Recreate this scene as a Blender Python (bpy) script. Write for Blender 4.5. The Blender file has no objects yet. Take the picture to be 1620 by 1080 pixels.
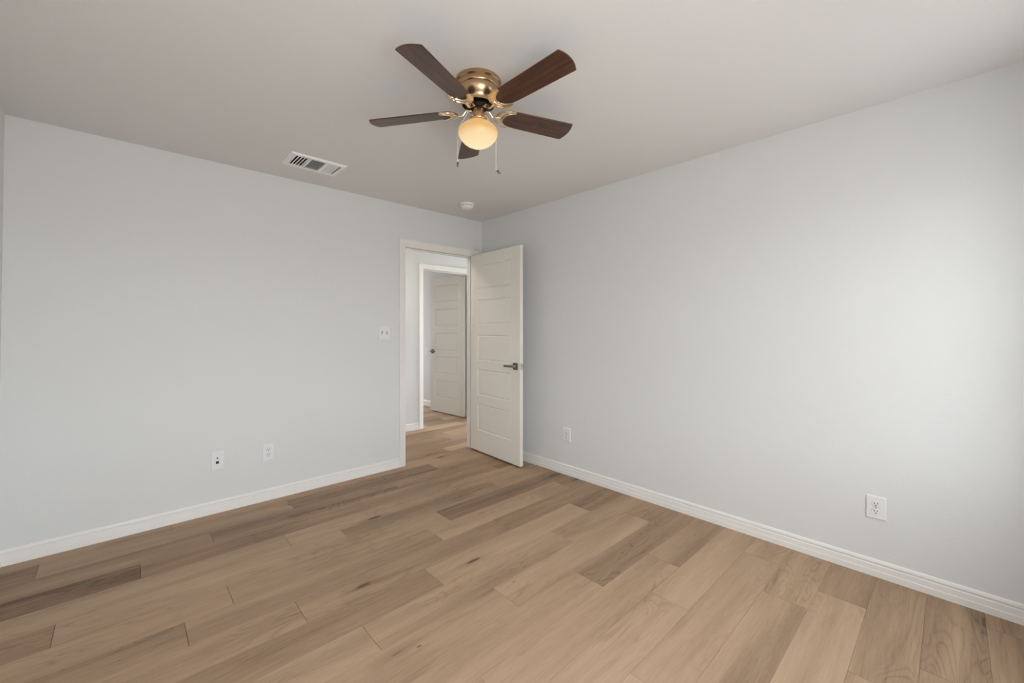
import bpy, bmesh, math, random
from mathutils import Vector, Matrix
C = bpy.context.scene.collection
PI = math.pi

# ------------------------------------------------------------------ camera
cd = bpy.data.cameras.new('camera'); cam = bpy.data.objects.new('camera', cd); C.objects.link(cam)
cam.location = (-2.845, -3.513, 1.28)
cam.rotation_euler = (math.radians(90), 0, math.radians(-43.186))
cd.sensor_fit = 'HORIZONTAL'; cd.sensor_width = 36; cd.lens = 654.8/1620*36
cd.shift_y = -20/1620
cd.clip_start = 0.02
bpy.context.scene.camera = cam
VIEW = Vector((math.sin(math.radians(43.186)), math.cos(math.radians(43.186)), 0))
RIGHT = Vector((VIEW.y, -VIEW.x, 0))

# ------------------------------------------------------------------ view, world, lights
sc = bpy.context.scene
sc.view_settings.view_transform = 'Standard'
sc.view_settings.look = 'None'
sc.view_settings.gamma = 1
sc.view_settings.use_curve_mapping = False
sc.view_settings.exposure = -0.14

w = bpy.data.worlds.new('sky'); sc.world = w; w.use_nodes = True
nt = w.node_tree; nt.nodes.clear()
wo = nt.nodes.new('ShaderNodeOutputWorld'); bg = nt.nodes.new('ShaderNodeBackground')
SKY, GROUND = 20.0, 12.0                          # bright overcast sky above a paler horizon, sunlit ground below
tcw = nt.nodes.new('ShaderNodeTexCoord'); sxw = nt.nodes.new('ShaderNodeSeparateXYZ'); mrw = nt.nodes.new('ShaderNodeMapRange')
mxw = nt.nodes.new('ShaderNodeMix'); mxw.data_type = 'RGBA'
mrw.inputs['From Min'].default_value = -0.02; mrw.inputs['From Max'].default_value = 0.03
nt.links.new(tcw.outputs['Generated'], sxw.inputs[0]); nt.links.new(sxw.outputs['Z'], mrw.inputs['Value']); nt.links.new(mrw.outputs[0], mxw.inputs[0])
mxw.inputs[6].default_value = (0.97*GROUND, 0.97*GROUND, 0.97*GROUND, 1); mxw.inputs[7].default_value = (0.92*SKY, 0.975*SKY, 1.03*SKY, 1)
nt.links.new(mxw.outputs[2], bg.inputs['Color']); nt.links.new(bg.outputs[0], wo.inputs[0])

def portal(name, loc, direction, sx, sy):
    """guides the sky light through a window opening (gives no light of its own)"""
    l = bpy.data.lights.new(name, 'AREA'); l.shape = 'RECTANGLE'; l.size = sx; l.size_y = sy; l.cycles.is_portal = True
    o = bpy.data.objects.new(name, l); C.objects.link(o); o.location = loc
    o.rotation_euler = Vector(direction).to_track_quat('-Z', 'Y').to_euler()
WINS = ((-3.0, -1.95), (-0.85, -0.50)); WZ0, WZ1, YF = 0.62, 2.05, -4.00  # unseen rear window split in two; narrow one added to pool light on the right wall
for WX0, WX1 in WINS:
    portal('window_portal', ((WX0+WX1)/2, YF-0.12, (WZ0+WZ1)/2), (0, 1, 0), WX1-WX0, WZ1-WZ0)
portal('far_room_portal', (0.33, 4.45, 1.35), (0, -1, 0), 0.94, 1.44)
portal('hall_portal', (2.47, 0.625, 1.35), (-1, 0, 0), 0.75, 1.5)

# ------------------------------------------------------------------ materials
def new_mat(name):
    m = bpy.data.materials.new(name); m.use_nodes = True
    n = m.node_tree; n.nodes.clear()
    out = n.nodes.new('ShaderNodeOutputMaterial'); b = n.nodes.new('ShaderNodeBsdfPrincipled')
    n.links.new(b.outputs[0], out.inputs[0])
    return m, n, b
def simple(name, col, rough=0.5, metal=0.0, spec=0.5, bump=None, coat=0.0):
    m, n, b = new_mat(name)
    b.inputs['Base Color'].default_value = (*col, 1); b.inputs['Roughness'].default_value = rough
    b.inputs['Metallic'].default_value = metal; b.inputs['Specular IOR Level'].default_value = spec
    b.inputs['Coat Weight'].default_value = coat
    sc_, st, det = bump or (60, 0.02, 2)
    tc = n.nodes.new('ShaderNodeTexCoord'); no = n.nodes.new('ShaderNodeTexNoise'); bu = n.nodes.new('ShaderNodeBump')
    no.inputs['Scale'].default_value = sc_; no.inputs['Detail'].default_value = det
    bu.inputs['Strength'].default_value = st; bu.inputs['Distance'].default_value = 0.002
    n.links.new(tc.outputs['Object'], no.inputs['Vector']); n.links.new(no.outputs['Fac'], bu.inputs['Height'])
    n.links.new(bu.outputs[0], b.inputs['Normal'])
    return m
M = {}
M['wall'] = simple('wall_paint', (0.765, 0.768, 0.757), 0.75, spec=0.25, bump=(95, 0.42, 3))
M['ceiling'] = simple('ceiling_paint', (0.785, 0.773, 0.757), 0.85, spec=0.2, bump=(75, 0.42, 3))
M['trim'] = simple('trim_paint', (0.88, 0.86, 0.825), 0.38, bump=(40, 0.03, 2))
M['door'] = simple('door_paint', (0.86, 0.82, 0.75), 0.42, bump=(45, 0.03, 2))
M['plastic'] = simple('white_plastic', (0.84, 0.84, 0.845), 0.35)
M['white_metal'] = simple('white_enamel', (0.92, 0.92, 0.915), 0.4)
M['black'] = simple('black_plastic', (0.012, 0.012, 0.012), 0.6)
M['duct'] = simple('dark_duct', (0.03, 0.03, 0.032), 0.8)
M['slot'] = simple('slot_dark', (0.05, 0.045, 0.04), 0.8)
M['gap_shade'] = simple('plate_gap_shade', (0.38, 0.38, 0.38), 0.7)
M['screw'] = simple('screw_metal', (0.6, 0.6, 0.58), 0.3, metal=1)
M['bronze'] = simple('dark_satin_nickel', (0.20, 0.18, 0.155), 0.32, metal=1)
M['hinge'] = simple('satin_nickel', (0.62, 0.60, 0.56), 0.3, metal=1)
M['gold'] = simple('brass_contact', (0.16, 0.13, 0.09), 0.3, metal=1)
M['fan_metal'] = simple('brushed_brass_nickel', (0.54, 0.37, 0.215), 0.27, metal=1, bump=(30, 0.01, 2))
M['iron'] = simple('polished_nickel', (0.80, 0.68, 0.52), 0.17, metal=1, bump=(30, 0.01, 2))
M['dark_metal'] = simple('motor_dark', (0.02, 0.015, 0.01), 0.5, metal=0.5)
M['chain'] = simple('chain_metal', (0.90, 0.89, 0.86), 0.4, metal=0.3)
m, n, b = new_mat('window_glass')
gt = n.nodes.new('ShaderNodeBsdfTransparent'); gg = n.nodes.new('ShaderNodeBsdfGlossy'); gm = n.nodes.new('ShaderNodeMixShader')
gt.inputs['Color'].default_value = (0.95, 0.955, 0.955, 1); gg.inputs['Roughness'].default_value = 0.02; gm.inputs[0].default_value = 0.05
n.links.new(gt.outputs[0], gm.inputs[1]); n.links.new(gg.outputs[0], gm.inputs[2]); n.nodes.remove(b)
n.links.new(gm.outputs[0], n.nodes['Material Output'].inputs[0]); M['glass_pane'] = m
M['subfloor'] = simple('plank_joint', (0.09, 0.06, 0.042), 0.9)
M['emblem'] = simple('faint_emblem', (0.16, 0.11, 0.09), 0.5)

def wood_blade():
    m, n, b = new_mat('walnut_veneer')
    N = n.nodes.new; L = n.links.new
    tc = N('ShaderNodeTexCoord'); mp = N('ShaderNodeMapping'); mp.inputs['Scale'].default_value = (5, 60, 60)
    no = N('ShaderNodeTexNoise'); no.inputs['Scale'].default_value = 1.0; no.inputs['Detail'].default_value = 6
    no.inputs['Distortion'].default_value = 0.6
    cr = N('ShaderNodeValToRGB'); e = cr.color_ramp.elements
    e[0].position = 0.3; e[0].color = (0.030, 0.011, 0.007, 1); e[1].position = 0.72; e[1].color = (0.120, 0.048, 0.024, 1)
    L(tc.outputs['UV'], mp.inputs[0]); L(mp.outputs[0], no.inputs['Vector']); L(no.outputs['Fac'], cr.inputs[0])
    L(cr.outputs[0], b.inputs['Base Color']); b.inputs['Roughness'].default_value = 0.33
    b.inputs['Specular IOR Level'].default_value = 0.55
    return m
M['blade'] = wood_blade()

def globe_mat():
    # frosted amber-white glass lit by the bulb inside: it is a lamp, brightest round the bulb at its bottom
    m, n, b = new_mat('lit_frosted_glass')
    N = n.nodes.new; L = n.links.new
    tc = N('ShaderNodeTexCoord'); sx = N('ShaderNodeSeparateXYZ'); L(tc.outputs['Object'], sx.inputs[0])
    mr = N('ShaderNodeMapRange'); mr.inputs['From Min'].default_value = 0.0; mr.inputs['From Max'].default_value = 0.135
    L(sx.outputs['Z'], mr.inputs['Value'])
    cr = N('ShaderNodeValToRGB'); el = cr.color_ramp.elements
    el[0].position = 0.0; el[0].color = (1.0, 0.84, 0.55, 1)
    el[1].position = 1.0; el[1].color = (0.92, 0.56, 0.22, 1)
    for p, c in ((0.07, (1.0, 0.80, 0.47, 1)), (0.26, (1.0, 0.76, 0.42, 1)), (0.42, (0.93, 0.60, 0.26, 1)), (0.50, (0.86, 0.50, 0.185, 1))):
        q = el.new(p); q.color = c
    st = N('ShaderNodeValToRGB'); s2 = st.color_ramp.elements
    s2[0].position = 0; s2[0].color = (1, 1, 1, 1); s2[1].position = 0.42; s2[1].color = (0.88, 0.88, 0.88, 1)
    L(mr.outputs[0], cr.inputs[0]); L(mr.outputs[0], st.inputs[0])
    L(cr.outputs[0], b.inputs['Emission Color']); L(st.outputs[0], b.inputs['Emission Strength'])
    b.inputs['Base Color'].default_value = (0.12, 0.08, 0.04, 1); b.inputs['Roughness'].default_value = 0.4
    return m
M['globe'] = globe_mat()

def floor_mat():
    m, n, b = new_mat('oak_vinyl_plank')
    N = n.nodes.new; L = n.links.new
    def math_(op, a, c=None, clamp=False):
        q = N('ShaderNodeMath'); q.operation = op; q.use_clamp = clamp
        for i, v in enumerate((a, c)):
            if v is None: continue
            if isinstance(v, (int, float)): q.inputs[i].default_value = v
            else: L(v, q.inputs[i])
        return q.outputs[0]
    tc = N('ShaderNodeTexCoord'); at = N('ShaderNodeAttribute'); at.attribute_name = 'plank'
    sp = N('ShaderNodeSeparateXYZ'); L(tc.outputs['Object'], sp.inputs[0])
    sa = N('ShaderNodeSeparateColor'); L(at.outputs['Color'], sa.inputs[0])
    tone, hue, seed = sa.outputs[0], sa.outputs[1], sa.outputs[2]
    sd = math_('MULTIPLY', seed, 97.0)
    def coords(kx, ky):
        c = N('ShaderNodeCombineXYZ')
        L(math_('MULTIPLY', sp.outputs[0], kx), c.inputs[0]); L(math_('MULTIPLY', sp.outputs[1], ky), c.inputs[1]); L(sd, c.inputs[2])
        return c.outputs[0]
    def noise(vec, det=3, dist=0.0, rough=0.5):
        q = N('ShaderNodeTexNoise'); q.inputs['Scale'].default_value = 1; q.inputs['Detail'].default_value = det
        q.inputs['Distortion'].default_value = dist; q.inputs['Roughness'].default_value = rough; L(vec, q.inputs['Vector']); return q.outputs['Fac']
    broad = noise(coords(0.75, 7.5), 2, 0.5)            # smoky bands along the plank
    fine = noise(coords(11, 210), 4, 0.3, 0.65)        # pores
    mid = noise(coords(2.4, 40), 3, 1.0, 0.5)
    # cathedral figure: contour lines of a stretched noise field
    fig = noise(coords(1.3, 8.5), 1, 0.9)
    rings = math_('FRACT', math_('MULTIPLY', fig, 15.0))
    rings = math_('ABSOLUTE', math_('SUBTRACT', rings, 0.5))        # 0..0.5
    rline = math_('POWER', math_('SUBTRACT', 1.0, math_('MULTIPLY', rings, 2.0)), 4.0)
    rmask = math_('MULTIPLY', math_('SUBTRACT', noise(coords(1.2, 3.2), 1), 0.44), 6.0, True)
    rline = math_('MULTIPLY', rline, rmask)
    # knots
    vo = N('ShaderNodeTexVoronoi'); vo.inputs['Scale'].default_value = 1; L(coords(2.1, 6.5), vo.inputs['Vector'])
    vd = math_('ADD', vo.outputs['Distance'], math_('MULTIPLY', math_('SUBTRACT', mid, 0.5), 0.12))
    vs = N('ShaderNodeSeparateColor'); L(vo.outputs['Color'], vs.inputs[0])
    kpick = math_('GREATER_THAN', vs.outputs[0], 0.62)
    kcore = math_('MULTIPLY', math_('SUBTRACT', 1.0, math_('MULTIPLY', vd, 9.0), True), kpick)
    khalo = math_('MULTIPLY', math_('SUBTRACT', 1.0, math_('MULTIPLY', vd, 3.2), True), kpick)
    # specks
    vo2 = N('ShaderNodeTexVoronoi'); vo2.inputs['Scale'].default_value = 1; L(coords(3.6, 10.0), vo2.inputs['Vector'])
    vs2 = N('ShaderNodeSeparateColor'); L(vo2.outputs['Color'], vs2.inputs[0])
    speck = math_('MULTIPLY', math_('SUBTRACT', 1.0, math_('MULTIPLY', vo2.outputs['Distance'], 17.0), True), math_('GREATER_THAN', vs2.outputs[0], 0.84))
    v = math_('ADD', math_('MULTIPLY', math_('SUBTRACT', broad, 0.5), 0.80), tone)
    v = math_('ADD', v, math_('MULTIPLY', math_('SUBTRACT', mid, 0.5), 0.30))
    v = math_('ADD', v, math_('MULTIPLY', math_('SUBTRACT', fine, 0.5), 0.46))
    v = math_('SUBTRACT', v, math_('MULTIPLY', rline, 0.20))
    v = math_('SUBTRACT', v, math_('MULTIPLY', khalo, 0.24))
    v = math_('SUBTRACT', v, math_('MULTIPLY', kcore, 1.1))
    v = math_('SUBTRACT', v, math_('MULTIPLY', speck, 0.9))
    cr = N('ShaderNodeValToRGB'); el = cr.color_ramp.elements
    el[0].position = 0.0; el[0].color = (0.135, 0.085, 0.050, 1)
    el[1].position = 1.0; el[1].color = (0.580, 0.412, 0.272, 1)
    for p, c in ((0.25, (0.285, 0.188, 0.118, 1)), (0.55, (0.432, 0.296, 0.189, 1))):
        q = el.new(p); q.color = c
    L(v, cr.inputs[0])
    mx = N('ShaderNodeMix'); mx.data_type = 'RGBA'; mx.blend_type = 'MULTIPLY'
    L(math_('MULTIPLY', hue, 1.0), mx.inputs[0]); L(cr.outputs[0], mx.inputs[6]); mx.inputs[7].default_value = (1.02, 0.92, 0.90, 1)
    L(mx.outputs[2], b.inputs['Base Color'])
    b.inputs['Roughness'].default_value = 0.55; b.inputs['Specular IOR Level'].default_value = 0.3
    bu = N('ShaderNodeBump'); bu.inputs['Strength'].default_value = 0.12; bu.inputs['Distance'].default_value = 0.001
    L(fine, bu.inputs['Height']); L(bu.outputs[0], b.inputs['Normal'])
    return m
M['floor'] = floor_mat()

# ------------------------------------------------------------------ mesh helpers
class MB:
    def __init__(s): s.v = []; s.f = []
    def add(s, vs, fs, T=None):
        o = len(s.v)
        for p in vs:
            p = Vector(p); s.v.append(tuple(T @ p) if T else tuple(p))
        s.f += [tuple(i+o for i in f) for f in fs]; return s
    def box(s, x0, x1, y0, y1, z0, z1, T=None):
        vs = [(x, y, z) for z in (z0, z1) for y in (y0, y1) for x in (x0, x1)]
        return s.add(vs, [(0, 2, 3, 1), (4, 5, 7, 6), (0, 1, 5, 4), (2, 6, 7, 3), (0, 4, 6, 2), (1, 3, 7, 5)], T)
    def lathe(s, prof, n=48, T=None, cap=True):
        vs = []; fs = []; m = len(prof)
        for i in range(n):
            a = 2*PI*i/n
            for r, z in prof: vs.append((r*math.cos(a), r*math.sin(a), z))
        for i in range(n):
            j = (i+1) % n
            for k in range(m-1): fs.append((i*m+k, j*m+k, j*m+k+1, i*m+k+1))
        if cap:
            fs.append(tuple(i*m for i in range(n))[::-1]); fs.append(tuple(i*m+m-1 for i in range(n)))
        return s.add(vs, fs, T)
    def extrude(s, prof, a, b, u, v, T=None, closed=True):
        """profile points (p,q) swept straight from a to b, p along u, q along v"""
        a, b, u, v = map(Vector, (a, b, u, v)); n = len(prof)
        vs = [a+u*p+v*q for p, q in prof]+[b+u*p+v*q for p, q in prof]
        fs = [(i, (i+1) % n, n+(i+1) % n, n+i) for i in range(n)]+[tuple(range(n))[::-1], tuple(range(n, 2*n))]
        return s.add(vs, fs, T)
    def tube(s, pts, r, n=8, T=None, flat=1.0, up=(0, 0, 1)):
        pts = [Vector(p) for p in pts]; rs = r if isinstance(r, (list, tuple)) else [r]*len(pts); vs = []; fs = []
        for i, p in enumerate(pts):
            d = (pts[min(i+1, len(pts)-1)]-pts[max(i-1, 0)]).normalized()
            U = Vector(up)
            if abs(d.dot(U)) > 0.95: U = Vector((1, 0, 0))
            a = d.cross(U).normalized(); c = a.cross(d)
            for k in range(n):
                t = 2*PI*k/n; vs.append(p+a*math.cos(t)*rs[i]+c*math.sin(t)*rs[i]*flat)
        for i in range(len(pts)-1):
            for k in range(n):
                q = (k+1) % n; fs.append((i*n+k, i*n+q, (i+1)*n+q, (i+1)*n+k))
        fs.append(tuple(range(n))[::-1]); fs.append(tuple(range((len(pts)-1)*n, len(pts)*n)))
        return s.add(vs, fs, T)
    def sphere(s, c, r, n=12, sz=1.0, T=None):
        m = n//2; prof = [(max(r*math.sin(PI*k/m), 1e-5), -r*sz*math.cos(PI*k/m)) for k in range(m+1)]
        TT = Matrix.Translation(Vector(c))
        return s.lathe(prof, n, (T @ TT) if T else TT)
    def poly(s, pts, z0, z1, T=None, ease=0.0):
        n = len(pts)
        if ease:
            c = Vector((sum(p[0] for p in pts)/n, sum(p[1] for p in pts)/n))
            def ins(d):
                out = []
                for i in range(n):
                    p, q, r = Vector(pts[i-1]), Vector(pts[i]), Vector(pts[(i+1) % n])
                    t = (r-p); nn = Vector((t.y, -t.x)); nn = nn.normalized() if nn.length > 0 else nn
                    out.append(tuple(q-nn*d))
                return out
            # outline is counter-clockwise: outward normal = (t.y,-t.x)
            i_ = ins(ease)
            vs = [(x, y, z0) for x, y in i_]+[(x, y, z0+ease) for x, y in pts]+[(x, y, z1-ease) for x, y in pts]+[(x, y, z1) for x, y in i_]
            fs = [tuple(range(n))[::-1], tuple(range(3*n, 4*n))]
            for L_ in range(3):
                fs += [(L_*n+i, L_*n+(i+1) % n, (L_+1)*n+(i+1) % n, (L_+1)*n+i) for i in range(n)]
            return s.add(vs, fs, T)
        vs = [(x, y, z0) for x, y in pts]+[(x, y, z1) for x, y in pts]
        return s.add(vs, [tuple(range(n))[::-1], tuple(range(n, 2*n))]+[(i, (i+1) % n, n+(i+1) % n, n+i) for i in range(n)], T)
    def build(s, name, mat, parent=None, smooth=False, bevel=0.0, loc=None, seg=2, T=None):
        me = bpy.data.meshes.new(name); me.from_pydata([tuple(v) for v in s.v], [], s.f)
        bm = bmesh.new(); bm.from_mesh(me)
        bmesh.ops.remove_doubles(bm, verts=bm.verts, dist=1e-6)
        bmesh.ops.recalc_face_normals(bm, faces=bm.faces); bm.to_mesh(me); bm.free()
        me.materials.append(mat)
        o = bpy.data.objects.new(name, me); C.objects.link(o)
        if parent: o.parent = parent
        if loc: o.location = loc
        if bevel:
            bv = o.modifiers.new('bevel', 'BEVEL'); bv.width = bevel; bv.segments = seg; bv.limit_method = 'ANGLE'; bv.angle_limit = math.radians(35)
        if smooth:
            for p in me.polygons: p.use_smooth = True
            try: me.set_sharp_from_angle(angle=math.radians(38))
            except Exception: pass
        return o

def thing(name, label, cat, loc=(0, 0, 0), rot=None, kind=None, group=None):
    o = bpy.data.objects.new(name, None); C.objects.link(o); o.location = loc; o.empty_display_size = 0.1
    if rot: o.rotation_euler = rot
    o['label'] = label; o['category'] = cat
    if kind: o['kind'] = kind
    if group: o['group'] = group
    return o
def struct(o, label=None, cat=None):
    o['kind'] = 'structure'
    if label: o['label'] = label
    if cat: o['category'] = cat
    return o

# ------------------------------------------------------------------ room dimensions (corner of back and right wall is the origin)
H = 2.44; XL = -3.34; TH = 0.115
D1X0, D1X1, DH = -0.917, -0.113, 2.052         # first doorway clear opening
HY = 1.155                                     # hall far wall face
D2X0, D2X1 = -0.030, 0.776                     # doorway of the far room
R2X = 0.845; R2Y = 4.34; HX0, HX1 = -3.31, 2.36

# floor: individual planks in one mesh, joints where the photo has them
PW = 0.184; PL = 1.22
PH = {0: -.738, 1: -.008, 2: -.34, 3: -.90, 4: -.62, 5: -.03, 6: -.212, 7: -1.039, 8: -.457, 9: -.875, 10: -.295, 11: -1.108,
      12: -.67, 13: -.975, 14: -.25, 15: -.566, 16: -.368, 17: -.867, 18: -.656}
# (row, any x on the plank) : tone 0 dark .. 1 light, hue 0 yellow .. 1 red
TONES = {(0, -3.3): (.35, .3), (0, -2.5): (.50, .2), (0, -1.3): (.33, .4), (1, -3.0): (.40, .4), (1, -2.0): (.36, .6), (1, -0.6): (.45, .3),
         (2, -3.0): (.17, 1.), (2, -2.2): (.38, .6), (2, -1.0): (.52, .2), (3, -2.7): (.58, .1), (3, -1.5): (.56, .2), (3, -.4): (.55, .2),
         (4, -3.2): (.42, .8), (4, -2.4): (.58, .2), (4, -1.2): (.38, .2), (4, -.3): (.50, .2), (5, -2.9): (.58, .3), (5, -1.8): (.58, .2),
         (5, -.6): (.30, .4), (6, -3.0): (.38, .3), (6, -2.0): (.50, .2), (6, -.8): (.66, .2), (6, -.1): (.40, .3), (7, -2.8): (.50, .3),
         (7, -1.6): (.50, .2), (7, -.5): (.38, .3), (8, -2.2): (.42, .3), (8, -1.0): (.66, .2), (8, -.2): (.38, .3),
         (9, -2.6): (.55, .2), (9, -1.5): (.60, .2), (9, -.4): (.60, .2), (10, -2.0): (.50, .2), (10, -.9): (.64, .2), (10, -.1): (.42, .3),
         (11, -1.6): (.52, .2), (11, -.6): (.40, .2), (12, -1.3): (.54, .2), (12, -.3): (.46, .2), (13, -1.5): (.62, .2), (13, -.5): (.66, .2),
         (14, -.9): (.62, .2), (14, -.1): (.62, .2), (15, -1.2): (.50, .2), (15, -.3): (.56, .2), (16, -.9): (.70, .1), (16, -.1): (.36, .3),
         (17, -1.2): (.60, .2), (17, -.4): (.44, .2), (18, -.3): (.42, .2), (18, -1.0): (.45, .2)}
def build_floor():
    rnd = random.Random(7); me = bpy.data.meshes.new('floor'); vs = []; fs = []; cols = []
    Y0, Y1 = YF-0.05, R2Y+0.1
    k0 = int(math.floor((-0.115-Y1)/PW)); k1 = int(math.ceil((-0.115-Y0)/PW))
    tones = {}
    def idx(k, x): return math.floor((x-PH[k])/PL)
    for k in range(k0, k1+1):
        if k not in PH: PH[k] = -rnd.random()*PL
    for (k, x), t in TONES.items(): tones[(k, idx(k, x))] = t
    for k in range(k0, k1+1):
        yt = -0.115-PW*k; yb = yt-PW
        yt_, yb_ = min(yt, Y1), max(yb, Y0)
        if yt_-yb_ < 0.01: continue
        for i in range(idx(k, XL-0.2), idx(k, HX1+0.2)+1):
            x0, x1 = PH[k]+i*PL, PH[k]+(i+1)*PL
            x0_, x1_ = max(x0, XL-0.15), min(x1, HX1+0.15)
            if x1_-x0_ < 0.01: continue
            t = tones.get((k, i), (rnd.uniform(.34, .66), rnd.uniform(0, .5))); sd = rnd.random()
            gx, gy = 0.0009, 0.0004; b = len(vs)
            vs += [(x0_+gx, yb_+gy, 0), (x1_-gx, yb_+gy, 0), (x1_-gx, yt_-gy, 0), (x0_+gx, yt_-gy, 0)]
            vs += [(x0_+gx, yb_+gy, -.008), (x1_-gx, yb_+gy, -.008), (x1_-gx, yt_-gy, -.008), (x0_+gx, yt_-gy, -.008)]
            F = [(0, 1, 2, 3), (0, 4, 5, 1), (1, 5, 6, 2), (2, 6, 7, 3), (3, 7, 4, 0)]
            fs += [tuple(q+b for q in f) for f in F]; cols += [(t[0], t[1], sd, 1)]*20
    nf = len(fs); b = len(vs); X0, X1 = XL-0.15, HX1+0.15
    vs += [(x, y, z) for z in (-.10, -.0075) for y in (Y0, Y1) for x in (X0, X1)]
    fs += [tuple(i+b for i in f) for f in [(0, 2, 3, 1), (4, 5, 7, 6), (0, 1, 5, 4), (2, 6, 7, 3), (0, 4, 6, 2), (1, 3, 7, 5)]]
    cols += [(.3, 0, 0, 1)]*24
    me.from_pydata(vs, [], fs); me.materials.append(M['floor']); me.materials.append(M['subfloor'])
    for i in range(nf, len(fs)): me.polygons[i].material_index = 1
    at = me.color_attributes.new('plank', 'FLOAT_COLOR', 'CORNER')
    for i, c in enumerate(cols): at.data[i].color = c
    o = bpy.data.objects.new('floor', me); C.objects.link(o)
    struct(o, 'light brown oak plank floor running through room and hall', 'floor')
build_floor()

VX0, VX1, VY0, VY1 = -2.044, -1.682, -.560, -.308     # ceiling register
bo = .030
m = MB(); m.box(XL-.15, VX0+bo, YF-.15, R2Y+.15, H, H+.1); m.box(VX1-bo, HX1+.15, YF-.15, R2Y+.15, H, H+.1)
m.box(VX0+bo, VX1-bo, YF-.15, VY0+bo, H, H+.1); m.box(VX0+bo, VX1-bo, VY1-bo, R2Y+.15, H, H+.1)
struct(m.build('ceiling', M['ceiling']), 'flat off white textured ceiling', 'ceiling')

# back wall with the first doorway (rough opening is jamb thickness larger)
JT = 0.018
m = MB(); m.box(XL-.115, D1X0-JT, 0, TH, 0, H); m.box(D1X1+JT, R2X+.6, 0, TH, 0, H); m.box(D1X0-JT, D1X1+JT, 0, TH, DH+JT, H)
m.box(R2X+.6, HX1+.1, 0, TH, 0, H)
struct(m.build('wall_back', M['wall']), 'pale grey back wall holding the doorway', 'wall')
struct(MB().box(0, .115, YF-.115, 0, 0, H).build('wall_right', M['wall']), 'pale grey right wall with two outlets', 'wall')
LWT, LWB = -3.314, -3.340     # the left wall leans a little out of plumb
struct(MB().extrude([(LWB-.115, 0), (LWB, 0), (LWT, H), (LWB-.115, H)], (0, YF-.115, 0), (0, 0, 0), (1, 0, 0), (0, 0, 1)).build('wall_left', M['wall']), 'sliver of pale grey left wall at the photo edge', 'wall')
m = MB(); m.box(XL, 0, YF-.115, YF, 0, WZ0); m.box(XL, 0, YF-.115, YF, WZ1, H)
m.box(XL, WINS[0][0], YF-.115, YF, WZ0, WZ1); m.box(WINS[0][1], WINS[1][0], YF-.115, YF, WZ0, WZ1); m.box(WINS[1][1], 0, YF-.115, YF, WZ0, WZ1)
struct(m.build('wall_front', M['wall']), 'wall behind the camera with the window', 'wall')
# hall and far room
m = MB(); m.box(HX0, D2X0-JT, HY, HY+TH, 0, H); m.box(D2X1+JT, HX1, HY, HY+TH, 0, H); m.box(D2X0-JT, D2X1+JT, HY, HY+TH, DH+JT, H)
struct(m.build('wall_hall', M['wall']), 'pale grey hall wall with the second doorway', 'wall')
struct(MB().box(HX0-.115, HX0, TH, HY+TH, 0, H).build('wall_hall_left', M['wall']), 'end wall of the hall', 'wall')
m = MB(); m.box(HX1, HX1+.1, TH, HY+TH, 0, .6); m.box(HX1, HX1+.1, TH, HY+TH, 2.1, H); m.box(HX1, HX1+.1, TH, .25, .6, 2.1); m.box(HX1, HX1+.1, 1.0, HY+TH, .6, 2.1)
struct(m.build('wall_hall_right', M['wall']), 'far right wall of the hall with a window', 'wall')
struct(MB().box(R2X, R2X+.115, HY+TH, R2Y, 0, H).build('wall_far_room_right', M['wall']), 'right wall of the room beyond the hall', 'wall')
struct(MB().box(-2.6, -2.485, HY+TH, R2Y, 0, H).build('wall_far_room_left', M['wall']), 'left wall of the room beyond the hall', 'wall')
m = MB(); m.box(-2.6, -.14, R2Y, R2Y+.1, 0, H); m.box(.80, R2X+.115, R2Y, R2Y+.1, 0, H); m.box(-.14, .80, R2Y, R2Y+.1, 0, .63); m.box(-.14, .80, R2Y, R2Y+.1, 2.07, H)
struct(m.build('wall_far_room_back', M['wall']), 'window wall of the room beyond the hall', 'wall')

def window(name, c, ax, width, z0, z1, label):
    """ax: unit vector along the width; opening centre c (x,y)"""
    t = thing(name, label, 'window', (c[0], c[1], 0), (0, 0, math.atan2(ax[1], ax[0])), 'structure')
    f = MB(); h = width/2; a = .04
    f.box(-h, -h+a, -.03, .03, z0, z1); f.box(h-a, h, -.03, .03, z0, z1); f.box(-h+a, h-a, -.03, .03, z0, z0+a); f.box(-h+a, h-a, -.03, .03, z1-a, z1)
    f.box(-h+a, h-a, -.018, .018, (z0+z1)/2-.02, (z0+z1)/2+.02)
    f.build('window_frame', M['white_metal'], t, bevel=.003)
    MB().box(-h+a, h-a, -.003, .003, z0+a, z1-a).build('pane', M['glass_pane'], t)
    return t
window('window_1', (sum(WINS[0])/2, YF-.075), (1, 0), WINS[0][1]-WINS[0][0], WZ0, WZ1, 'wide white framed window behind the camera')
window('window_4', (sum(WINS[1])/2, YF-.075), (1, 0), WINS[1][1]-WINS[1][0], WZ0, WZ1, 'unseen narrow white framed window added for the light pool on the right wall')
window('window_2', (.33, R2Y+.05), (1, 0), .94, .63, 2.07, 'white framed window of the far room')
window('window_3', (HX1+.05, .625), (0, 1), .75, .6, 2.1, 'white framed window at the hall end')

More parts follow.
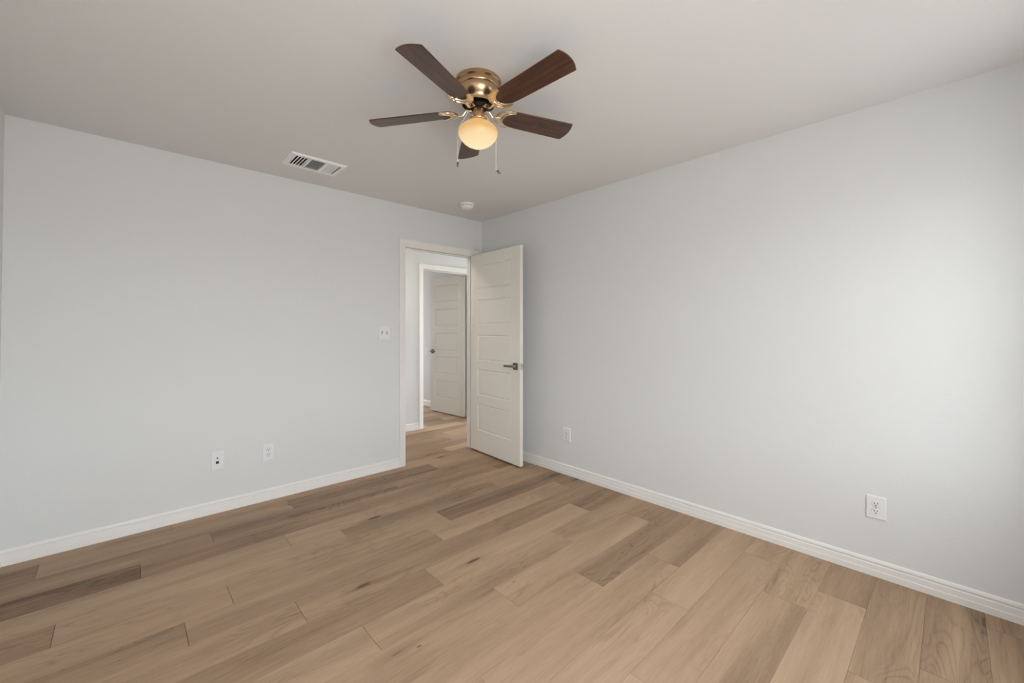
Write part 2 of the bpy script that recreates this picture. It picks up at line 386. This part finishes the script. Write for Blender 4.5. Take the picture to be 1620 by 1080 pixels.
# ------------------------------------------------------------------ baseboards
BB = [(0, 0), (.0145, 0), (.0145, .0305), (.0135, .0320), (.0118, .0325), (.0118, .0585), (.0062, .0600), (.0060, .0655), (.0100, .0692),
      (.0110, .0715), (.0100, .0778), (.0080, .0830), (.0055, .0858), (.0025, .0870), (0, .0870)]
def baseboard(name, a, b, nrm, label):
    o = MB().extrude(BB, a, b, nrm, (0, 0, 1)).build(name, M['trim'])
    return struct(o, label, 'baseboard')
CW = .0605   # casing width
baseboard('baseboard_back', (XL, 0, 0), (D1X0-.006-CW, 0, 0), (0, -1, 0), 'white stepped baseboard along the back wall')
baseboard('baseboard_right', (0, 0, 0), (0, YF, 0), (-1, 0, 0), 'white stepped baseboard along the right wall')
baseboard('baseboard_left', (XL, 0, 0), (XL, YF, 0), (1, 0, 0), 'white stepped baseboard along the left wall')
baseboard('baseboard_front', (XL, YF, 0), (0, YF, 0), (0, 1, 0), 'white baseboard behind the camera')
baseboard('baseboard_hall', (HX0, HY, 0), (D2X0-.006-CW, HY, 0), (0, -1, 0), 'white baseboard of the hall beyond the open door')
baseboard('baseboard_far_room', (R2X, HY+TH, 0), (R2X, R2Y, 0), (-1, 0, 0), 'white baseboard in the far room beside its door')
baseboard('baseboard_hall_near', (HX0, TH, 0), (D1X0-.07, TH, 0), (0, 1, 0), 'white baseboard on the near side of the hall')

# ------------------------------------------------------------------ doors
CP = [(0, 0), (CW, 0), (CW, .0165), (CW-.003, .0180), (CW-.012, .0180), (CW-.018, .0155), (.020, .0115), (.010, .0105), (.006, .0085), (.0, .0075)]  # inner edge .. outer edge
def casing_piece(mb, a, b, out, nrm, ca, cb):
    """straight casing member; out: direction away from the opening, ca/cb mitre sign at the ends"""
    a, b, out, nrm = map(Vector, (a, b, out, nrm)); d = (b-a).normalized(); n = len(CP)
    vs = [a+out*p+nrm*q-d*p*ca for p, q in CP]+[b+out*p+nrm*q+d*p*cb for p, q in CP]
    mb.add(vs, [(i, (i+1) % n, n+(i+1) % n, n+i) for i in range(n)]+[tuple(range(n))[::-1], tuple(range(n, 2*n))])
def casing(x0, x1, y, ny, top, parent, clip_right=None):
    rv = .006
    mb = MB(); casing_piece(mb, (x0-rv, y, 0), (x0-rv, y, top+rv), (-1, 0, 0), (0, ny, 0), 0, 1); mb.build('side_casing', M['trim'], parent)
    mb = MB(); casing_piece(mb, (x1+rv, y, 0), (x1+rv, y, top+rv), (1, 0, 0), (0, ny, 0), 0, 1); mb.build('side_casing', M['trim'], parent)
    mb = MB(); casing_piece(mb, (x0-rv, y, top+rv), (x1+rv, y, top+rv), (0, 0, 1), (0, ny, 0), 1, 1)
    mb.build('head_casing', M['trim'], parent)
def frame(x0, x1, y0, y1, top, stop_y, parent):
    m = MB(); m.box(x0-JT, x0, y0, y1, 0, top+JT); m.box(x1, x1+JT, y0, y1, 0, top+JT); m.box(x0, x1, y0, y1, top, top+JT)
    m.build('jamb', M['trim'], parent)
    s = MB(); s.box(x0, x0+.011, stop_y, stop_y+.034, 0, top); s.box(x1-.011, x1, stop_y, stop_y+.034, 0, top); s.box(x0+.011, x1-.011, stop_y, stop_y+.034, top-.011, top)
    s.build('door_stop', M['trim'], parent, bevel=.002)

LT = .035
def leaf_mesh(W, Hh, panels, px0, px1):
    """leaf in local coords: x 0..W from hinge, y 0..LT (y=0 is the seen face), z 0..Hh"""
    mb = MB()
    def face(ysurf, inward):
        def q(x0, x1, z0, z1, y=0.0): mb.add([(x0, ysurf, z0), (x1, ysurf, z0), (x1, ysurf, z1), (x0, ysurf, z1)], [(0, 1, 2, 3)])
        zs = [0]+[z for p in panels for z in p]+[Hh]
        for i in range(len(zs)-1):
            q(0, px0, zs[i], zs[i+1]); q(px1, W, zs[i], zs[i+1])
            if i % 2 == 0: q(px0, px1, zs[i], zs[i+1])
        for z0, z1 in panels:
            rings = [(0, 0), (.0035, .0012), (.008, .0090), (.0115, .0098), (.0185, .0040), (.023, .0034)]
            pr = None
            for d, dep in rings:
                vs = [(px0+d, ysurf+inward*dep, z0+d), (px1-d, ysurf+inward*dep, z0+d), (px1-d, ysurf+inward*dep, z1-d), (px0+d, ysurf+inward*dep, z1-d)]
                if pr: mb.add(pr+vs, [(j, (j+1) % 4, 4+(j+1) % 4, 4+j) for j in range(4)])
                pr = vs
            mb.add(pr, [(0, 1, 2, 3)])
    face(0, 1); face(LT, -1)
    zs = [0]+[z for p in panels for z in p]+[Hh]
    for i in range(len(zs)-1):
        for x in (0, W): mb.add([(x, 0, zs[i]), (x, LT, zs[i]), (x, LT, zs[i+1]), (x, 0, zs[i+1])], [(0, 1, 2, 3)])
    for z in (0, Hh):
        xs = [0, px0, px1, W]
        for i in range(3): mb.add([(xs[i], 0, z), (xs[i+1], 0, z), (xs[i+1], LT, z), (xs[i], LT, z)], [(0, 1, 2, 3)])
    return mb
def lever(parent, W, z, side):
    """side -1: on the y=0 face, +1: on the y=LT face; lever points to the hinge"""
    y = 0 if side < 0 else LT; x = W-.062
    MB().box(x-.032, x+.032, *sorted((y, y+side*.009)), z-.032, z+.032).build('rosette', M['bronze'], parent, bevel=.002)
    n = MB(); T = Matrix.Translation((x, y, z)) @ Matrix.Rotation(-side*PI/2, 4, 'X')
    n.lathe([(.013, .005), (.013, .012), (.0105, .016), (.0105, .050), (.008, .053)], 20, T); n.build('lever_neck', M['hinge'], parent, smooth=True)
    y0, y1 = sorted((y+side*.040, y+side*.053))
    MB().box(x-.115, x+.012, y0, y1, z-.010, z+.010).build('lever_handle', M['bronze'], parent, bevel=.003)
def door(name, label, loc, rotz, W, Hh, panels, px0, px1, zgap, knob_z):
    t = thing(name, label, 'door', loc, (0, 0, rotz), 'structure')
    lf = leaf_mesh(W, Hh, panels, px0, px1).build('door_leaf', M['door'], t, loc=(0, 0, zgap))
    lever(lf, W, knob_z, -1); lever(lf, W, knob_z, 1)
    p = MB(); p.box(W-.0005, W+.0012, LT/2-.0125, LT/2+.0125, knob_z-.028, knob_z+.028)
    p.build('latch_plate', M['hinge'], lf, bevel=.001)
    b = MB(); b.extrude([(0, 0), (.011, 0), (.004, .014), (0, .014)], (W+.001, LT/2-.007, knob_z-.007), (W+.001, LT/2-.007, knob_z+.007), (1, 0, 0), (0, 1, 0))
    b.build('latch_bolt', M['hinge'], lf)
    return t, lf
PAN = [(.212, .487), (.577, .847), (.933, 1.203), (1.303, 1.563), (1.668, 1.924)]
# door 1: hinged on the right jamb, opened a little past square towards the right wall
e1 = thing('door_2', 'white trimmed doorway and frame in the back wall', 'doorway', ((D1X0+D1X1)/2, 0, 0), None, 'structure')
e1.location = (0, 0, 0)
casing(D1X0, D1X1, 0, -1, DH, e1)
casing(D1X0, D1X1, TH, 1, DH, e1)
frame(D1X0, D1X1, -.001, TH+.001, DH, .040, e1)
a1 = math.atan2(-.797, -.045)
t1, leaf1 = door('door_1', 'open five panel cream door in front of the right wall corner', (-.155, -.006, 0), a1, .798, 2.032, PAN, .122, .668, .018, .915)
e1.name = 'door_frame_1'
# strike plate on the left jamb
MB().box(D1X0-.0005, D1X0+.001, .002, .034, .90, .96).build('strike_plate', M['hinge'], e1)

e2 = thing('door_frame_2', 'white trimmed doorway and frame across the hall', 'doorway', (0, 0, 0), None, 'structure')
casing(D2X0, D2X1, HY, -1, DH, e2)
frame(D2X0, D2X1, HY-.001, HY+TH+.001, DH, HY+.045, e2)
W2 = .798
a2 = math.atan2(.796, -.049)
# far door: seen face is its -x face; mirror by building with y reversed (rotate so local +y points to +x)
t2, leaf2 = door('door_2', 'open five panel cream door seen through both doorways', (.741, 1.290, 0), a2, W2, 2.032, PAN, .122, .668, .018, .915)

def hinges(parent, pts):
    for (x, y, z, ax) in pts:
        h = MB(); T = Matrix.Translation((x, y, z))
        for k in range(5): h.lathe([(.0062, -.044+.0178*k), (.0062, -.044+.0178*k+.0166)], 12, T)
        h.lathe([(.003, .044), (.0055, .046), (.004, .051)], 12, T); h.lathe([(.0045, -.050), (.0055, -.046), (.003, -.044)], 12, T)
        if ax: h.box(-.000, .030, -.001, .001, -.044, .044, T)
        h.build('hinge', M['hinge'], parent, smooth=False)
hinges(t1, [(-.004, LT+.006, z, False) for z in (.29, 1.05, 1.83)])
hinges(t2, [(-.008, -LT-.006+.004, z, False) for z in (.346, 1.069, 1.802)])

# ------------------------------------------------------------------ wall plates
def plate_mesh(w, h, t=.0065):
    r = [(0, 0), (0, t*.45), (.004, t)]
    mb = MB(); vs = []
    for d, z in r: vs += [(-w/2+d, -z, -h/2+d), (w/2-d, -z, -h/2+d), (w/2-d, -z, h/2-d), (-w/2+d, -z, h/2-d)]
    fs = [(0, 1, 2, 3), (8, 9, 10, 11)]
    for L_ in range(2): fs += [(L_*4+i, L_*4+(i+1) % 4, L_*4+4+(i+1) % 4, L_*4+4+i) for i in range(4)]
    return mb.add(vs, fs)
def ycyl(mb, x, z, r, y0, y1, n=20, sx=1.0):
    vs = [(x+r*sx*math.cos(2*PI*i/n), y, z+r*math.sin(2*PI*i/n)) for y in (y0, y1) for i in range(n)]
    return mb.add(vs, [tuple(range(n)), tuple(range(n, 2*n))]+[(i, (i+1) % n, n+(i+1) % n, n+i) for i in range(n)])
def outlet(label, loc, rotz, w, h):
    t = thing('wall_outlet', label, 'outlet', loc, (0, 0, rotz), None, 'duplex wall outlets'); F = -.0065
    plate_mesh(w, h).build('cover_plate', M['plastic'], t)
    for s in (-1, 1):
        cz = s*.0195; mb = MB(); pts = []
        for i in range(28):                                   # rounded receptacle face with flattened top and bottom
            a = 2*PI*i/28; pts.append((.0172*math.cos(a), max(-.0142, min(.0142, .0172*math.sin(a)))))
        n = len(pts); vs = [(x, F+.001, z+cz) for x, z in pts]+[(x, F-.0022, z+cz) for x, z in pts]+[(x*.92, F-.0034, z*.92+cz) for x, z in pts]
        mb.add(vs, [tuple(range(n)), tuple(range(2*n, 3*n))]+[(L_*n+i, L_*n+(i+1) % n, L_*n+n+(i+1) % n, L_*n+n+i) for L_ in (0, 1) for i in range(n)])
        r = mb.build('receptacle', M['plastic'], t)
        gp = MB(); gp.add([(x*1.045, F-.0002, z*1.05+cz) for x, z in pts]+[(x*1.045, F+.001, z*1.05+cz) for x, z in pts], [tuple(range(n)), tuple(range(n, 2*n))]+[(i, (i+1) % n, n+(i+1) % n, n+i) for i in range(n)])
        gp.build('gap_shade', M['gap_shade'], r)  # grey ring painted in for the shadow of the plate hole
        g = MB(); g.box(-.0080, -.0050, F-.0038, F-.0030, cz-.001, cz+.0085); g.box(.0050, .0080, F-.0038, F-.0030, cz, cz+.0075)
        ycyl(g, 0, cz-.0075, .0030, F-.0038, F-.0030, 12); g.build('contact_slots', M['slot'], r)
    s = MB(); ycyl(s, 0, 0, .0032, F-.0012, F+.001, 12); s.build('screw', M['screw'], t)
    return t
outlet('white duplex outlet low on the back wall, beside the cable jack plate', (-2.054, -.0002, .357), 0, .078, .128)
outlet('small distant white duplex outlet on the right wall, nearest the open door', (-.0002, -1.190, .350), -PI/2, .079, .120)
outlet('large near white duplex outlet on the right wall, towards the right photo edge', (-.0002, -3.240, .355), -PI/2, .080, .118)

t = thing('jack_plate', 'white wall plate with a coax connector above a black data jack', 'wall plate', (-2.368, -.0002, .361)); F = -.0065
plate_mesh(.074, .128).build('cover_plate', M['plastic'], t)
m = MB(); m.box(-.0085, .0085, F-.0012, F+.001, -.0205, -.0025); m.build('data_jack', M['black'], t)
m = MB(); ycyl(m, 0, .0200, .0058, F-.003, F+.001, 6); m.build('connector_nut', M['bronze'], t)
m = MB(); ycyl(m, 0, .0200, .0044, F-.011, F-.002, 16); m.build('coax_connector', M['gold'], t)
m = MB(); ycyl(m, 0, .052, .003, F-.001, F+.001, 12); m.build('screw', M['plastic'], t)
m = MB(); ycyl(m, 0, -.052, .003, F-.001, F+.001, 12); m.build('screw', M['plastic'], t)

t = thing('light_switch', 'white double toggle light switch beside the doorway casing', 'light switch', (-1.129, -.0002, 1.244))
plate_mesh(.114, .120).build('cover_plate', M['plastic'], t)
for s, up in ((-1, -1), (1, 1)):
    g = MB(); g.box(s*.023-.0055, s*.023+.0055, F-.0006, F+.001, -.0125, .0125); g.build('toggle_slot', M['slot'], t)
    T = Matrix.Translation((s*.023, F, 0)) @ Matrix.Rotation(math.radians(-up*28), 4, 'X')
    MB().box(-.0042, .0042, -.014, .001, -.0055, .0055, T).build('toggle', M['plastic'], t, bevel=.0012)
    for z in (-.030, .030):
        k = MB(); ycyl(k, s*.023, z, .003, F-.001, F+.001, 12); k.build('screw', M['plastic'], t)

# ------------------------------------------------------------------ ceiling vent
t = thing('ceiling_vent', 'white three-section louvred air vent on the ceiling', 'vent', ((VX0+VX1)/2, (VY0+VY1)/2, H))
hx, hy = (VX1-VX0)/2, (VY1-VY0)/2
m = MB()
def ring(mb, x0, x1, y0, y1, X0, X1, Y0, Y1, z0, zi):
    vs = [(X0, Y0, z0), (X1, Y0, z0), (X1, Y1, z0), (X0, Y1, z0), (X0+.006, Y0+.006, zi), (X1-.006, Y0+.006, zi), (X1-.006, Y1-.006, zi), (X0+.006, Y1-.006, zi),
          (x0, y0, zi), (x1, y0, zi), (x1, y1, zi), (x0, y1, zi), (x0, y0, z0), (x1, y0, z0), (x1, y1, z0), (x0, y1, z0)]
    fs = []
    for L_ in range(3): fs += [(L_*4+i, L_*4+(i+1) % 4, L_*4+4+(i+1) % 4, L_*4+4+i) for i in range(4)]
    mb.add(vs, fs)
ring(m, -hx+bo, hx-bo, -hy+bo, hy-bo, -hx, hx, -hy, hy, -.0002, -.011)
s1, s2 = -.052, .052
for s in (s1, s2): m.box(s-.006, s+.006, -hy+bo, hy-bo, -.011, -.001)
m.build('vent_frame', M['white_metal'], t)
m = MB(); a_ = .0008
for q in ((-hx+bo, -hx+bo+a_, -hy+bo, hy-bo), (hx-bo-a_, hx-bo, -hy+bo, hy-bo), (-hx+bo, hx-bo, -hy+bo, -hy+bo+a_), (-hx+bo, hx-bo, hy-bo-a_, hy-bo)): m.box(*q, .001, .095)
m.box(-hx+bo, hx-bo, -hy+bo, hy-bo, .094, .098); m.build('duct_box', M['duct'], t)
def slat(cx, cy, ln, wd, along, tilt, tk=.0012):
    T = Matrix.Translation((cx, cy, -.0075)) @ Matrix.Rotation(0 if along == 'x' else PI/2, 4, 'Z') @ Matrix.Rotation(tilt, 4, 'X')
    MB().box(-ln/2, ln/2, -wd/2, wd/2, -tk/2, tk/2, T).build('louvre', M['white_metal'], t)
yl = 2*(hy-bo)
for i in range(5): slat(-hx+bo+.006+i*.0195, 0, yl, .0120, 'y', math.radians(-24), .0014)
for i in range(10): slat(0, -hy+bo+.010+i*.0190, .092, .0140, 'x', math.radians(32), .0010)
for i in range(4): slat(s2+.017+i*.0205, 0, yl, .0150, 'y', math.radians(16), .0012)
for x, y in ((-hx+.014, 0), (hx-.014, 0)):
    MB().lathe([(.0045, -.011), (.004, -.0135), (.001, -.014)], 12, Matrix.Translation((x, y, 0))).build('screw', M['white_metal'], t)

# ------------------------------------------------------------------ smoke detector
t = thing('smoke_detector', 'small round white smoke detector on the ceiling above the doorway', 'smoke detector', (-.520, -.425, H))
MB().lathe([(.067, 0), (.068, -.003), (.0665, -.016), (.062, -.0185), (.030, -.0185)], 48).build('base_ring', M['white_metal'], t, smooth=True)
MB().lathe([(.055, -.018), (.054, -.0235), (.030, -.0235)], 48).build('sensor_gap', M['slot'], t)
g = MB()
for i in range(12):
    T = Matrix.Rotation(2*PI*i/12, 4, 'Z'); g.box(.050, .058, -.0045, .0045, -.0235, -.0180, T)
g.build('gap_rib', M['white_metal'], t)
MB().lathe([(.030, -.0233), (.057, -.0235), (.0575, -.0260), (.054, -.0350), (.046, -.0430), (.034, -.0465), (.015, -.0475), (.0005, -.0475)], 48).build('cover', M['white_metal'], t, smooth=True)
MB().lathe([(.009, -.0470), (.0085, -.0490), (.0005, -.0492)], 24, Matrix.Translation((.018, -.012, 0))).build('test_button', M['plastic'], t, smooth=True)

# ------------------------------------------------------------------ ceiling fan
FX, FY = -1.630, -1.986
fan = thing('ceiling_fan', 'five-blade brass and dark walnut ceiling fan with a lit amber globe', 'ceiling fan', (FX, FY, H))
def z(v): return v-H
MB().lathe([(.107, 0), (.1085, -.004), (.1085, -.016), (.105, -.019), (.103, -.021), (.1045, -.024), (.1055, -.030), (.1055, -.040), (.1035, -.0435), (.1005, -.0455),
            (.1015, -.0480), (.1010, -.058), (.0980, -.070), (.0925, -.080), (.0845, -.089), (.0790, -.096), (.0765, -.105), (.0765, -.113), (.0740, -.1135),
            (.0725, -.112), (.0725, -.085)], 72, cap=False).build('motor_housing', M['fan_metal'], fan, smooth=True)
MB().lathe([(.071, -.086), (.071, -.098), (.020, -.098), (.020, -.128), (.0005, -.128)], 48).build('motor', M['dark_metal'], fan, smooth=True)
MB().lathe([(.052, -.118), (.058, -.119), (.058, -.127), (.052, -.128), (.030, -.128), (.030, -.118)], 48).build('flywheel', M['dark_metal'], fan, smooth=True)
# switch housing (neck)
nk = MB().lathe([(.0300, -.128), (.0325, -.130), (.0335, -.134), (.0335, -.158), (.0350, -.163), (.0350, -.170), (.0345, -.172)], 48).build('switch_housing', M['fan_metal'], fan, smooth=True)
MB().lathe([(.0365, -.1715), (.0420, -.1735), (.0425, -.180), (.0405, -.184)], 48).build('light_fitter', M['fan_metal'], fan, smooth=True)
for da in (-14, 6):
    a = math.radians(226.8+da)
    T = Matrix.Translation((.0335*math.cos(a), .0335*math.sin(a), -.148)) @ Matrix.Rotation(a, 4, 'Z') @ Matrix.Rotation(PI/2, 4, 'Y')
    MB().lathe([(.0022, -.001), (.0020, .0018), (.0004, .0020)], 10, T).build('screw', M['dark_metal'], fan)
for i in range(3):
    a = math.radians(200+120*i)
    T = Matrix.Translation((.042*math.cos(a), .042*math.sin(a), -.178)) @ Matrix.Rotation(a, 4, 'Z') @ Matrix.Rotation(PI/2, 4, 'Y')
    MB().lathe([(.0025, -.002), (.0025, .006), (.0055, .007), (.0055, .010), (.0010, .011)], 12, T).build('thumb_screw', M['iron'], fan)
# globe, local z from its bottom
GB = -.3085
MB().lathe([(.034, .1215), (.038, .1205), (.040, .1165), (.050, .1125), (.064, .1050), (.078, .0945), (.0872, .0835), (.0916, .0730), (.0920, .0630), (.0885, .0510),
            (.0805, .0380), (.0690, .0255), (.0550, .0145), (.038, .0060), (.019, .0014), (.0006, 0)], 72, cap=False).build('glass_globe', M['globe'], fan, smooth=True, loc=(0, 0, GB))
# rotor
ZB = 2.2974-H; TX, TY = .0397, -.0351
TILT = Matrix(((1, 0, 0, 0), (0, 1, 0, 0), (TX, TY, 1, ZB), (0, 0, 0, 1)))
PITCH = math.radians(-12)
def blade_outline():
    pts = []
    r0, r1 = .106, .525; w0, w1 = .049, .0615
    for i in range(13):                                            # convex tip, from -t to +t
        s = -1+2*i/12; pts.append((r1-.016*s*s, w1*s*.985))
    n = 10
    pts.append((r1-.021, w1))
    pts.append((.22, w0+.0055))
    for i in range(n+1):                                           # rounded root
        a = PI/2+PI*i/n; pts.append((r0+.040+.040*math.cos(a), w0*math.sin(a)))
    pts.append((.22, -w0-.0055)); pts.append((r1-.021, -w1))
    return pts
for k in range(5):
    a = math.radians(202.07+72*k)
    RZ = Matrix.Rotation(a, 4, 'Z'); T = TILT @ RZ @ Matrix.Rotation(PITCH, 4, 'X')
    o = MB().poly(blade_outline(), 0, .0055, T, ease=.0012).build('fan_blade', M['blade'], fan)
    uv = o.data.uv_layers.new(name='UVMap'); Ti = T.inverted()
    for lp in o.data.loops:
        p = Ti @ o.data.vertices[lp.vertex_index].co; uv.data[lp.index].uv = (p.x+k*.7, p.y+k*.31)
    # blade iron: arm from the flywheel, then a crescent holder under the blade root
    ir = MB(); A_ = TILT @ RZ
    ir.tube([(.046, 0, .010), (.056, 0, .009), (.064, 0, .000), (.072, 0, -.010), (.084, 0, -.0125), (.098, 0, -.009), (.114, 0, -.006)],
            [.0075, .0075, .0065, .0062, .0062, .0068, .009], 10, A_, flat=.62)
    ir.box(.038, .060, -.010, .010, .0085, .0125, A_)
    outer = [(.158+.064*math.cos(t), .059*math.sin(t)) for t in [math.radians(d) for d in range(76, 285, 13)]]
    inner = [(.191+.060*math.cos(t), .046*math.sin(t)) for t in [math.radians(d) for d in range(262, 97, -13)]]
    ir.poly(outer+inner, -.0040, -.0002, T)
    rim = [(.160+.060*math.cos(t), .0555*math.sin(t), -.0040) for t in [math.radians(d) for d in range(72, 289, 9)]]
    ir.tube(rim, [.0012+.0032*math.sin(PI*i/(len(rim)-1)) for i in range(len(rim))], 8, T)
    rim2 = [(.187+.058*math.cos(t), .0445*math.sin(t), -.0050) for t in [math.radians(d) for d in range(100, 261, 8)]]
    ir.tube(rim2, [.0014+.0036*math.sin(PI*i/(len(rim2)-1)) for i in range(len(rim2))], 8, T)
    io = ir.build('blade_iron', M['iron'], fan, smooth=True)
    for (sx_, sy_) in ((.108, 0), (.122, .030), (.122, -.030)):
        MB().sphere((sx_, sy_, -.0045), .0036, 10, .6, T).build('screw', M['iron'], io, smooth=True)
    if k == 2:                                                     # faint pale emblem on the right-hand blade
        e = MB()
        for s in (-1, 1):
            for j in range(5):
                t0 = math.radians(20+28*j)*s; e.tube([(.315+.011*math.cos(t0), .011*math.sin(t0), -.0004), (.315+.016*math.cos(t0+.3*s), .016*math.sin(t0+.3*s), -.0004)], .0011, 5, T, flat=.4)
        e.tube([(.311, -.006, -.0004), (.319, 0, -.0004), (.311, .006, -.0004)], .0010, 5, T, flat=.4)
        e.build('emblem', M['emblem'], o)
# pull chains (lateral = to the right of the photo, depth = away from the camera)
def chain(pts, fob_rot, name='pull_chain'):
    P = [RIGHT*l+VIEW*d+Vector((0, 0, z(h))) for l, d, h in pts]
    c = MB(); c.tube(P, .0011, 6)
    for i in range(len(P)-1):
        seg = P[i+1]-P[i]; n = max(1, int(seg.length/.006))
        for j in range(n): c.sphere(P[i]+seg*(j/n), .0018, 6)
    o = c.build('pull_chain', M['chain'], fan)
    T = Matrix.Translation(P[-1]) @ fob_rot
    MB().lathe([(.0005, .003), (.0030, .001), (.0040, -.004), (.0040, -.006)], 14, T).build('fob_cap', M['chain'], o, smooth=True)
    MB().lathe([(.0038, -.006), (.0052, -.012), (.0052, -.022), (.0030, -.029), (.0005, -.031)], 14, T).build('fob', M['bronze'], o, smooth=True)
chain([(-.031, -.012, 2.297), (-.046, -.014, 2.290), (-.072, -.010, 2.250), (-.0945, -.006, 2.216), (-.0955, -.006, 2.205), (-.0955, -.006, 2.068)], Matrix.Identity(4))
chain([(.026, .024, 2.297), (.040, .034, 2.290), (.062, .048, 2.252), (.080, .052, 2.216), (.0815, .053, 2.205), (.0815, .053, 2.049)],
      Matrix.Rotation(math.radians(-47), 4, Vector((VIEW.x, VIEW.y, 0)))  )
for l, d in ((-.034, -.012), (.030, .026)):
    MB().sphere(RIGHT*l+VIEW*d+Vector((0, 0, z(2.297))), .0052, 10).build('chain_outlet', M['iron'], fan, smooth=True)

# ------------------------------------------------------------------ hall ceiling light (a real lamp out of the frame, it lights the doors)
t = thing('hall_ceiling_light', 'round flush ceiling light in the hall', 'ceiling light', (-1.05, .56, H))
MB().lathe([(.15, 0), (.15, -.02), (.14, -.025), (.05, -.025)], 40).build('base', M['white_metal'], t, smooth=True)
em, n_, b_ = new_mat('lit_diffuser'); b_.inputs['Emission Color'].default_value = (1.0, .93, .82, 1); b_.inputs['Emission Strength'].default_value = 42
MB().lathe([(.130, -.025), (.125, -.045), (.09, -.062), (.04, -.070), (.0006, -.071)], 40).build('diffuser', em, t, smooth=True)
